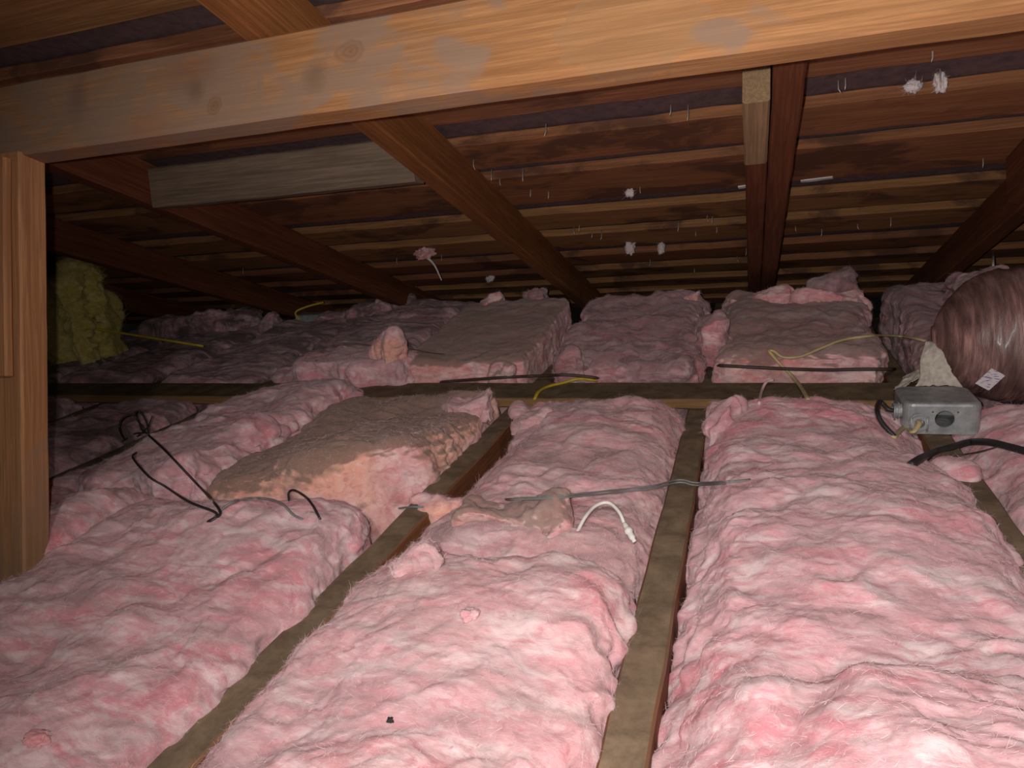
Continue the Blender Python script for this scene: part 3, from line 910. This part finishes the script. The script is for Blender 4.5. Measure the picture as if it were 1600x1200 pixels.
wad_at('torn_wool_wad', 'ball of fluffed pink wool on the near middle batt beside the joist', PK['near_m'], 648, 888, (.032, .025, .022), 13, sink=.25, fib=900, fib_len=(.004, .012), fib_w=.00012)
wad_at('torn_wool_wad', 'tiny pale tuft in the centre of the near middle batt', PK['near_m'], 733, 962, (.009, .009, .006), 14, sink=.6, fib=120, fib_len=(.003, .007), fib_w=.0001, res=14)
wad_at('torn_wool_wad', 'pink corner tuft at the upper right end of the orange-ended batt', PK['near_m'], 735, 635, (.055, .035, .026), 15, sink=.5, fib=400)
wad_at('torn_wool_wad', 'pink knob of wool at the joist under the black cable', PK['near_r'], 1486, 738, (.022, .022, .020), 16, sink=.8, fib=400)
wad_at('torn_wool_wad', 'dusty ragged knob on the front edge of the brown slab', PK['slab'], 785, 578, (.032, .02, .028), 17, Y=1.60, fib=300, fib_mat='strand_dull')
wad_at('torn_wool_wad', 'pale pink low corner of wool where the joist meets the cross board', PK['far_m'], 835, 650, (.04, .06, .02), 18, sink=.7, fib=300)
wad_at('torn_wool_wad', 'pale pointed wool corner right of the joist at the cross board', PK['near_r'], 1132, 655, (.032, .045, .028), 19, sink=.6, fib=300)
wad_at('torn_wool_wad', 'rounded pale lump at the front left of the swirled mauve batt', PK['slab2'], 895, 565, (.038, .03, .030), 20, Y=1.62, fib=300)
wad_at('torn_wool_wad', 'small bright pink fleck on the wool at the bottom left', PK['tuft'], 58, 1156, (.011, .008, .005), 21, sink=.5, fib=80, fib_len=(.003, .006), fib_w=.0001, res=12)
wad_at('torn_wool_wad', 'low pink ridge of wool on the back of the grey-dusted slab, left end', PK['tuft'], 1185, 463, (.07, .04, .018), 22, Y=2.04, fib=300)
wad_at('torn_wool_wad', 'dusky fluff lying against the top of the duct', PK['dark'], 1535, 440, (.06, .05, .03), 23, Y=1.95, fib=400, fib_mat='strand_dull')
wad_at('torn_wool_wad', 'pink scrap tucked between the dark joist gap and the duct', PK['slab2'], 1462, 505, (.045, .04, .03), 24, Y=1.95, fib=300)
wad_at('yellow_wool_wad', 'yellow glass wool wad hanging just right of the post', M['yellow_wool'], 118, 478, (.10, .08, .145), 25, Y=1.75, fib=4500, fib_len=(.015, .045), fib_w=.0003, fib_mat='strand_yellow', res=56, spiky=.6, freq=1.3, puff=.16)

bpy.context.view_layer.update()
add_solid(BATTS[_nb:])

# ---- tufts caught on nails
def hanging(px, py, rad, seed, label, tail=None, mat='tuft', d=D_SHE):
    p = on_roof(px, py, d)
    e = wad('hanging_tuft', label, PK['tuft'] if mat == 'tuft' else M['white_wool'], p - RN * rad[2] * .9, rad, seed, fib=60,
            fib_len=(.006, .018), fib_w=.00018, res=16, cat='tuft', spiky=.5)
    if tail:
        q = on_roof(tail[0], tail[1], d + .02) ; q = p + (on_y(tail[0], tail[1], p[1] - .01) - p)
        V, Fc = tube_mesh(catmull([p - RN * rad[2] * 1.2, (p + q) / 2 + np.array([.004, 0, 0]), q], 6), np.linspace(.005, .0015, 13), 7)
        mesh_obj('tail', V, Fc, M['white_wool'], e)
    return e


hanging(662, 388, (.026, .016, .016), 31, 'pink tuft with a long tail hanging left of the orange-brown rafter', (690, 438))
hanging(766, 432, (.014, .010, .010), 32, 'small white tuft hanging low above the brown slab', mat='w')
hanging(984, 296, (.008, .006, .008), 33, 'tiny pale tuft caught in the upper board gap', mat='w')
hanging(984, 380, (.013, .009, .015), 34, 'white tuft hanging from a low board, left of its twin', mat='w')
hanging(1033, 380, (.010, .008, .014), 35, 'white tuft hanging from a low board, right of its twin', mat='w')
hanging(1425, 128, (.010, .007, .008), 36, 'pinkish tuft stuck under the purlin at the upper right', mat='w')
hanging(1469, 118, (.007, .006, .012), 37, 'white tuft on a nail near the upper right edge', mat='w')

# ---- white scraps wedged in a board gap
for (xa, ya, xb, yb, lab) in ((1251, 283, 1301, 277, 'white paper scrap wedged in the board gap right of the middle rafter'),
                              (1154, 292, 1168, 290, 'small white scrap wedged in the board gap left of the middle rafter')):
    a, b_ = on_roof(xa, ya, D_SHE), on_roof(xb, yb, D_SHE)
    lumber('paper_scrap', a, b_, .012, .004, RN, M['wire_white'], lab, 'scrap', seed=xa, wob=.003, ch=.001)

# ---- wires
wb = M['wire_black']
lw = empty('black_wire_tangle', hit(330, 806, 0), 'tangled thin black wire looping over the pink batts at the left', 'wire')
ray_wire('wire_strand', [(232, 680), (262, 708), (300, 748), (328, 778), (343, 797), (342, 806), (326, 816)], .0020, wb, parent=lw)
wire('wire_strand', [hit(196, 690, .004), on_y(187, 672, 1.10), on_y(190, 655, 1.11), on_y(205, 648, 1.12), on_y(215, 655, 1.12), on_y(222, 672, 1.11), hit(233, 681, .004)], .0019, wb, parent=lw)
wire('wire_strand', [hit(192, 692, .004), hit(212, 684, .010), on_y(226, 674, 1.11), on_y(213, 654, 1.12), on_y(212, 643, 1.12), on_y(220, 645, 1.12), on_y(229, 660, 1.11), hit(233, 682, .004)], .0018, wb, parent=lw)
wire('wire_strand', [on_y(238, 650, 1.12), on_y(230, 668, 1.115), on_y(214, 682, 1.11)], .0014, wb, parent=lw)
ray_wire('wire_strand', [(213, 707), (208, 716), (232, 744), (258, 760), (295, 784), (338, 802), (324, 816)], .0019, wb, parent=lw)
ray_wire('wire_strand', [(342, 800), (358, 788, .01), (385, 779, .015), (415, 779, .015), (440, 787, .01), (458, 804), (474, 812)], .0017, M['wire_grey'], parent=lw)
ray_wire('wire_strand', [(452, 784), (451, 770, .01), (460, 766, .012), (478, 777, .01), (490, 792), (501, 813)], .0018, wb, parent=lw)

tw = empty('twin_wire', hit(1070, 756, 0), 'grey twin wire stretched over the joist between two bays', 'wire')
for dy in (0, 4):
    ray_wire('wire_strand', [(790, 780 + dy * .2), (860, 776 + dy * .6), (950, 767 + dy), (1020, 759 + dy), (1052, 751 + dy), (1068, 750 + dy), (1084, 754 + dy),
                             (1105, 754 + dy * .8), (1140, 752 + dy * .5), (1172, 749 + dy * .2)], .0015, M['wire_grey'], parent=tw)
wire('blue_wire', [hit(624, 796, .002), hit(640, 795, .003), hit(662, 793, .001)], .0015, plain('blue_grey_wire', (0.16, 0.22, 0.26), .5), 'short bluish wire lying across the left joist', 'wire')

cb = empty('white_cable_lead', hit(985, 848, 0), 'white cable lead with a plug end poking from the middle batt', 'cable')
cpts = [hit(902, 829, -.002), hit(915, 821, .012), hit(932, 813, .022), hit(952, 812, .026), hit(968, 822, .022), hit(976, 832, .014)]
wire('cable', cpts, .0026, M['wire_white'], parent=cb)
e0, e1 = hit(976, 832, .014), hit(992, 853, .006)
dd = e1 - e0
pl = catmull([e0, e0 + dd * .25, e0 + dd * .5, e0 + dd * .75, e1], 4)
V, Fc = tube_mesh(pl, [.0026, .0033, .0038, .0042, .0042, .0042, .0062, .0062, .0062, .0045, .0045, .0045, .0045, .0045, .003, .003, .003], 12)
mesh_obj('plug', V, Fc, M['wire_white'], cb)

ray_wire('yellow_wire', [(834, 625), (842, 612), (856, 604), (880, 598), (905, 592), (934, 595)], .0042, M['wire_yellow'],
         'bright yellow wire bending over the cross board', 'wire', flat=.8)
ray_wire('brown_cable', [(688, 597), (740, 593), (800, 589), (850, 587), (890, 586), (938, 591)], .0038, M['wire_brown'],
         'dark cable lying along the far edge of the cross board below the brown slab', 'cable')
ray_wire('brown_cable', [(1122, 571), (1160, 573), (1220, 576), (1290, 578), (1340, 577), (1398, 577)], .0038, M['wire_brown'],
         'dark cable stretched along the front of the grey-dusted slab', 'cable')
ray_wire('cream_cable', [(1264, 626), (1252, 606), (1240, 590), (1222, 572), (1208, 556), (1202, 548), (1210, 549), (1224, 558), (1250, 557), (1280, 545), (1310, 533), (1340, 527),
                         (1380, 524), (1420, 527), (1448, 533)], .0044, M['wire_cream'], 'cream cable looping from the cross board over the slab to the duct', 'cable', flat=.7)
ray_wire('black_cable', [(1422, 727), (1440, 716), (1462, 706), (1490, 698), (1515, 691), (1545, 691), (1580, 699), (1615, 709), (1670, 726)], .0060, M['wire_black'],
         'thick black cable arching over the right-hand joist out of the picture', 'cable')
ray_wire('brown_cable', [(1493, 712), (1515, 709), (1535, 705), (1560, 698)], .0016, M['wire_brown'], 'thin brown wire beside the thick black cable', 'wire')
wire('yellow_rod', [on_y(138, 512, 1.72), on_y(200, 522, 1.75), on_y(318, 541, 1.80)], .0042, M['wire_yellow'], 'thin yellow rod lying across the dark batts at the left', 'rod')
wire('white_wire', [on_roof(1551, 392, D_SHE), on_y(1552, 410, 2.0), on_y(1550, 440, 1.98)], .0028, M['wire_white'], 'short pale cord hanging behind the duct at the right', 'cord')
wire('wool_wisp', [hit(1186, 634, .004), hit(1190, 622, .014), hit(1197, 612, .02), hit(1208, 608, .02)], .003, M['strand'], 'pink wisp of wool curling up at the cross board edge', 'wisp')
wire('cobweb_thread', [on_y(640, 545, 1.63), on_y(680, 552, 1.66), on_y(730, 556, 1.66)], .0012, M['wire_brown'], 'fine dark thread across the brown slab', 'thread')
V, Q = blob_mesh(hit(610, 1128, .0015), (.0028, .0022, .0018), 61, 8, spiky=.6)
tag(mesh_obj('debris_speck', V, Q, M['speck']), 'black speck of debris on the near middle batt', 'debris')

# ---- small box in the dark
sb = on_y(487, 497, 2.3)
jb2 = empty('small_junction_box', sb, 'small dim metal box with a yellow wire in the dark at the back', 'box')
lumber('box_body', sb + np.array([-.05, 0, 0]), sb + np.array([.05, 0, 0]), .06, .035, (0, 0, 1), M['steel'], parent=jb2, wob=.0005)
wire('lead', [sb + np.array([-.035, -.032, 0]), sb + np.array([-.045, -.03, .03]), sb + np.array([-.01, 0, .045]), sb + np.array([.05, .02, .055])], .004, M['wire_yellow'], parent=jb2)

# ---- metal junction box on the joist
def rounded_slab(x0, x1, y0, y1, z0, z1, r, seg=5):
    ring = []
    for (cx, cy, a0) in ((x1 - r, y1 - r, 0), (x0 + r, y1 - r, 90), (x0 + r, y0 + r, 180), (x1 - r, y0 + r, 270)):
        for k in range(seg + 1):
            a = math.radians(a0 + 90 * k / seg); ring.append((cx + r * math.cos(a), cy + r * math.sin(a)))
    return ring


JB = empty('junction_box', (.312, 1.385, 0.002), 'galvanised metal junction box on the joist with an open knockout hole', 'box')
bx0, bx1, by0, by1, bz0, bz1 = .252, .372, 1.325, 1.432, .002, .058
ring = rounded_slab(bx0, bx1, by0, by1, 0, 0, .016)
n = len(ring); V, Fc = [], []
lev = [(bz0, .0), (bz0 + .001, .0), (bz1 - .006, .0), (bz1 - .002, .0015), (bz1, .005)]
cx, cy = (bx0 + bx1) / 2, (by0 + by1) / 2
# the front wall carries a real round hole: leave that wall out of the shell and fill it with a holed panel
front = [k for k in range(n) if abs(ring[k][1] - by0) < 1e-6]
for (z, inn) in lev:
    for (x, y) in ring:
        V.append((x + (cx - x) * inn / .06, y + (cy - y) * inn / .055, z))
for L in range(len(lev) - 1):
    for k in range(n):
        k2 = (k + 1) % n
        if L == 1 and k in front and k2 in front: continue
        Fc.append((L * n + k, L * n + k2, (L + 1) * n + k2, (L + 1) * n + k))
Fc.append(tuple((len(lev) - 1) * n + k for k in range(n)))
Fc.append(tuple(k for k in range(n - 1, -1, -1)))
body = mesh_obj('box_body', V, Fc, M['steel'], JB, smooth=False)
fx0, fx1, fz0, fz1 = bx0 + .016, bx1 - .016, bz0 + .001, bz1 - .006
hc, hr = (cx + .003, (fz0 + fz1) / 2 + .002), .0145
V, Fc = [], []
m = 32
for k in range(m):
    a = 2 * math.pi * k / m; ca, sa = math.cos(a), math.sin(a)
    tx = ((fx1 if ca > 0 else fx0) - hc[0]) / ca if abs(ca) > 1e-6 else 9
    tz = ((fz1 if sa > 0 else fz0) - hc[1]) / sa if abs(sa) > 1e-6 else 9
    t = min(tx, tz)
    V += [(hc[0] + ca * hr, by0 + .0015, hc[1] + sa * hr), (hc[0] + ca * hr * 1.06, by0, hc[1] + sa * hr * 1.06), (hc[0] + ca * t, by0, hc[1] + sa * t)]
for (x, z) in ((fx0, fz0), (fx1, fz0), (fx1, fz1), (fx0, fz1)): V.append((x, by0, z))
for k in range(m):
    k2 = (k + 1) % m
    for j in (0, 1): Fc.append((k * 3 + j, k * 3 + j + 1, k2 * 3 + j + 1, k2 * 3 + j))
    pa, pb_ = V[k * 3 + 2], V[k2 * 3 + 2]
    if abs(pa[0] - pb_[0]) > 1e-6 and abs(pa[2] - pb_[2]) > 1e-6:
        corner = min(range(4), key=lambda c: abs(V[3 * m + c][0] - (pa[0] + pb_[0]) / 2) + abs(V[3 * m + c][2] - (pa[2] + pb_[2]) / 2))
        Fc.append((k * 3 + 2, 3 * m + corner, k2 * 3 + 2))
mesh_obj('front_wall', V, Fc, M['steel'], JB, smooth=False)


def disc(parent, name, c, r, th, mat, axis='y', m=20, rin=0.0):
    V, Fc = [], []
    for k in range(m):
        a = 2 * math.pi * k / m; u, w = math.cos(a), math.sin(a)
        for (rr, t) in ((r, 0), (r, th), (rin, th), (rin, 0)) if rin else ((r, 0), (r, th)):
            if axis == 'y': V.append((c[0] + u * rr, c[1] - t, c[2] + w * rr))
            elif axis == 'x': V.append((c[0] - t, c[1] + u * rr, c[2] + w * rr))
            else: V.append((c[0] + u * rr, c[1] + w * rr, c[2] + t))
    q = 4 if rin else 2
    for k in range(m):
        k2 = (k + 1) % m
        for j in range(q if rin else 1):
            Fc.append((k * q + j, k2 * q + j, k2 * q + (j + 1) % q, k * q + (j + 1) % q))
    if not rin:
        Fc.append(tuple(k * 2 + 1 for k in range(m)))
    return mesh_obj(name, V, Fc, mat, parent, smooth=False)


disc(JB, 'knockout', (fx1 - .012, by0, hc[1] - .001), .0115, .0008, M['steel'])
disc(JB, 'knockout', (fx0 + .006, by0, hc[1] + .003), .0100, .0008, M['steel'])
disc(JB, 'screw_hole', (hc[0] - .019, by0, hc[1] + .013), .0016, .0004, M['dark_in'], m=10)
disc(JB, 'screw_hole', (hc[0] + .019, by0, hc[1] + .013), .0016, .0004, M['dark_in'], m=10)
# clamp connectors: threaded collar, lock ring, two screws
for (px0, py0, pz0, axn) in ((bx0, 1.352, .036, 'x'), (fx0 + .006, by0, hc[1] - .004, 'y')):
    col = disc(JB, 'clamp_collar', (px0, py0, pz0), .0125, .012, M['steel'], axn, rin=.0085)
    dx = np.array([-.012, 0, 0]) if axn == 'x' else np.array([0, -.012, 0])
    disc(col, 'lock_ring', np.array([px0, py0, pz0]) + dx * .35, .0155, .002, M['steel'], axn, m=14, rin=.0125)
    disc(col, 'lock_ring', np.array([px0, py0, pz0]) + dx * .95, .0140, .002, M['steel'], axn, m=14, rin=.0085)
    for sgn in (-1, 1):
        sdv = np.array([0, 1, 0]) if axn == 'x' else np.array([1, 0, 0])
        base = np.array([px0, py0, pz0]) + dx * 1.0 + sdv * sgn * .0125
        V, Fc = tube_mesh([base + np.array([0, 0, .012]), base + np.array([0, 0, -.014])], .0017, 8)
        mesh_obj('clamp_screw', V, Fc, M['steel'], col)
k1 = np.array([fx0 + .006, by0 - .010, hc[1] - .006])
wire('cream_lead', [k1 + np.array([0, .012, .002]), k1, k1 + np.array([-.012, -.014, -.010]), hit(1414, 672, .006), hit(1395, 684, .0)], .0046, M['wire_cream'], parent=JB, flat=.7)
k2_ = np.array([bx0 - .012, 1.352, .036])
wire('black_lead', [k2_ + np.array([.01, 0, 0]), k2_ + np.array([-.008, -.002, .002]), hit(1374, 642, .018), hit(1370, 656, .016), hit(1378, 670, .010), hit(1398, 682, .0)], .0040, M['wire_black'], parent=JB)

# ---- flexible duct
def duct_mat():
    m, nt, b = new_mat('duct_film')
    st = noise(nt, mapped(nt, (26, 3.0, 3.0), rot=(0, 0, .142)), 4.5, 6, 0.65, 0.3)
    c = ramp(nt, st, [(0.33, (0.08, 0.04, 0.036)), (0.50, (0.22, 0.115, 0.105)), (0.66, (0.46, 0.25, 0.23))])
    big = noise(nt, mapped(nt, (2, 2, 2)), 3.2, 3, .5)
    c = mix(nt, ramp(nt, big, [(0.42, G(0)), (0.6, G(0.7))]), c, (0.085, 0.05, 0.045))
    nt.links.new(c, b.inputs['Base Color'])
    b.inputs['Roughness'].default_value = 0.42; b.inputs['Coat Weight'].default_value = 0.15; b.inputs['Coat Roughness'].default_value = .2
    bump(nt, b, st, 0.5, 0.006)
    return m


DU = empty('flexible_duct', (.55, 1.53, .0), 'big film-wrapped flexible duct coming in at the right edge', 'duct')
da = np.array([.335, 1.545, .115]); db = np.array([1.35, 1.40, .21]); L = np.linalg.norm(db - da); ad = (db - da) / L
nseg = 150; tt = np.concatenate([np.linspace(0, .16, 50, endpoint=False), np.linspace(.16, L, nseg - 50)])
Rr = .128 * np.sqrt(np.clip(1 - (1 - np.clip(tt / .13, 0.03, 1)) ** 2, 0, 1)) + .018 * np.clip((tt - .13) / .3, 0, 1)
V, Fc = tube_mesh(da + ad * tt[:, None], Rr, 72)
c0 = da + ad * ((V - da) @ ad)[:, None]; nn = V - c0; nl = np.linalg.norm(nn, axis=1)[:, None] + 1e-9; nn /= nl
wr = fbm(np.stack([((V - da) @ ad) * 45, nn[:, 1] * 1.6, nn[:, 2] * 1.6], 1), 4) * .006 + fbm(V * 9, 2) * .008
V = V + nn * (wr * sstep(.0, .08, ((V - da) @ ad)))[:, None]
mesh_obj('duct_sleeve', V, Fc, duct_mat(), DU)
# printed tag
tg = on_y(1545, 585, 1.41); ctr = da + ad * ((tg - da) @ ad)
nrm = tg - ctr; nrm /= np.linalg.norm(nrm)
tc = ctr + nrm * .146
sx_ = np.cross(nrm, ad); sx_ /= np.linalg.norm(sx_)
u = ad * math.cos(.9) + sx_ * math.sin(.9); w_ = np.cross(nrm, u)
def tagmat():
    m, nt, b = new_mat('printed_tag')
    p = noise(nt, mapped(nt, (90, 420, 420), rot=(0, .4, .8)), 1.0, 2, .5)
    c = ramp(nt, p, [(0.36, (0.16, 0.14, 0.32)), (0.44, (0.62, 0.56, 0.58))])
    nt.links.new(c, b.inputs['Base Color']); b.inputs['Roughness'].default_value = .5
    return m
V = [tc + u * a + w_ * b_ + nrm * t for t in (0, .0015) for (a, b_) in ((-.019, -.013), (.019, -.013), (.019, .013), (-.019, .013))]
mesh_obj('tag', V, [(3, 2, 1, 0), (4, 5, 6, 7), (0, 1, 5, 4), (1, 2, 6, 5), (2, 3, 7, 6), (3, 0, 4, 7)], tagmat(), DU, False)
# sealing cloth where the duct meets its boot
def cloth(corners, name, label, seed):
    A0, A1, B0, B1 = (np.array(c) for c in corners); n1, n2 = 26, 22; V = []
    for i in range(n1 + 1):
        for j in range(n2 + 1):
            s_, t_ = i / n1, j / n2
            V.append((A0 * (1 - s_) + A1 * s_) * (1 - t_) + (B0 * (1 - s_) + B1 * s_) * t_)
    V = np.array(V)
    V = V + np.stack([fbm(V * 28 + seed + 9 * k, 4) for k in range(3)], 1) * np.array([.010, .014, .010])
    back = V + np.array([0, .004, -.002]); nv = len(V); W_ = n2 + 1
    Fc = []
    for i in range(n1):
        for j in range(n2):
            a = i * W_ + j; q = (a, a + W_, a + W_ + 1, a + 1)
            Fc.append(q); Fc.append(tuple(x + nv for x in reversed(q)))
    rim = [i * W_ for i in range(n1 + 1)] + [n1 * W_ + j for j in range(1, n2 + 1)] + [i * W_ + n2 for i in range(n1 - 1, -1, -1)] + [j for j in range(n2 - 1, 0, -1)]
    for k in range(len(rim)):
        a, b_ = rim[k], rim[(k + 1) % len(rim)]; Fc.append((b_, a, a + nv, b_ + nv))
    return tag(mesh_obj(name, np.concatenate([V, back]), Fc, M['cloth']), label, 'cloth')


cloth([on_y(1432, 603, 1.445), on_y(1500, 606, 1.445), on_y(1446, 532, 1.50), on_y(1468, 545, 1.47)], 'sealing_cloth', 'pale crumpled sealing cloth between the junction box and the duct', 3)
cloth([on_y(1400, 606, 1.46), on_y(1440, 592, 1.46), on_y(1402, 594, 1.50), on_y(1438, 572, 1.50)], 'cloth_scrap', 'torn pale cloth scrap on the cross board left of the duct', 8)
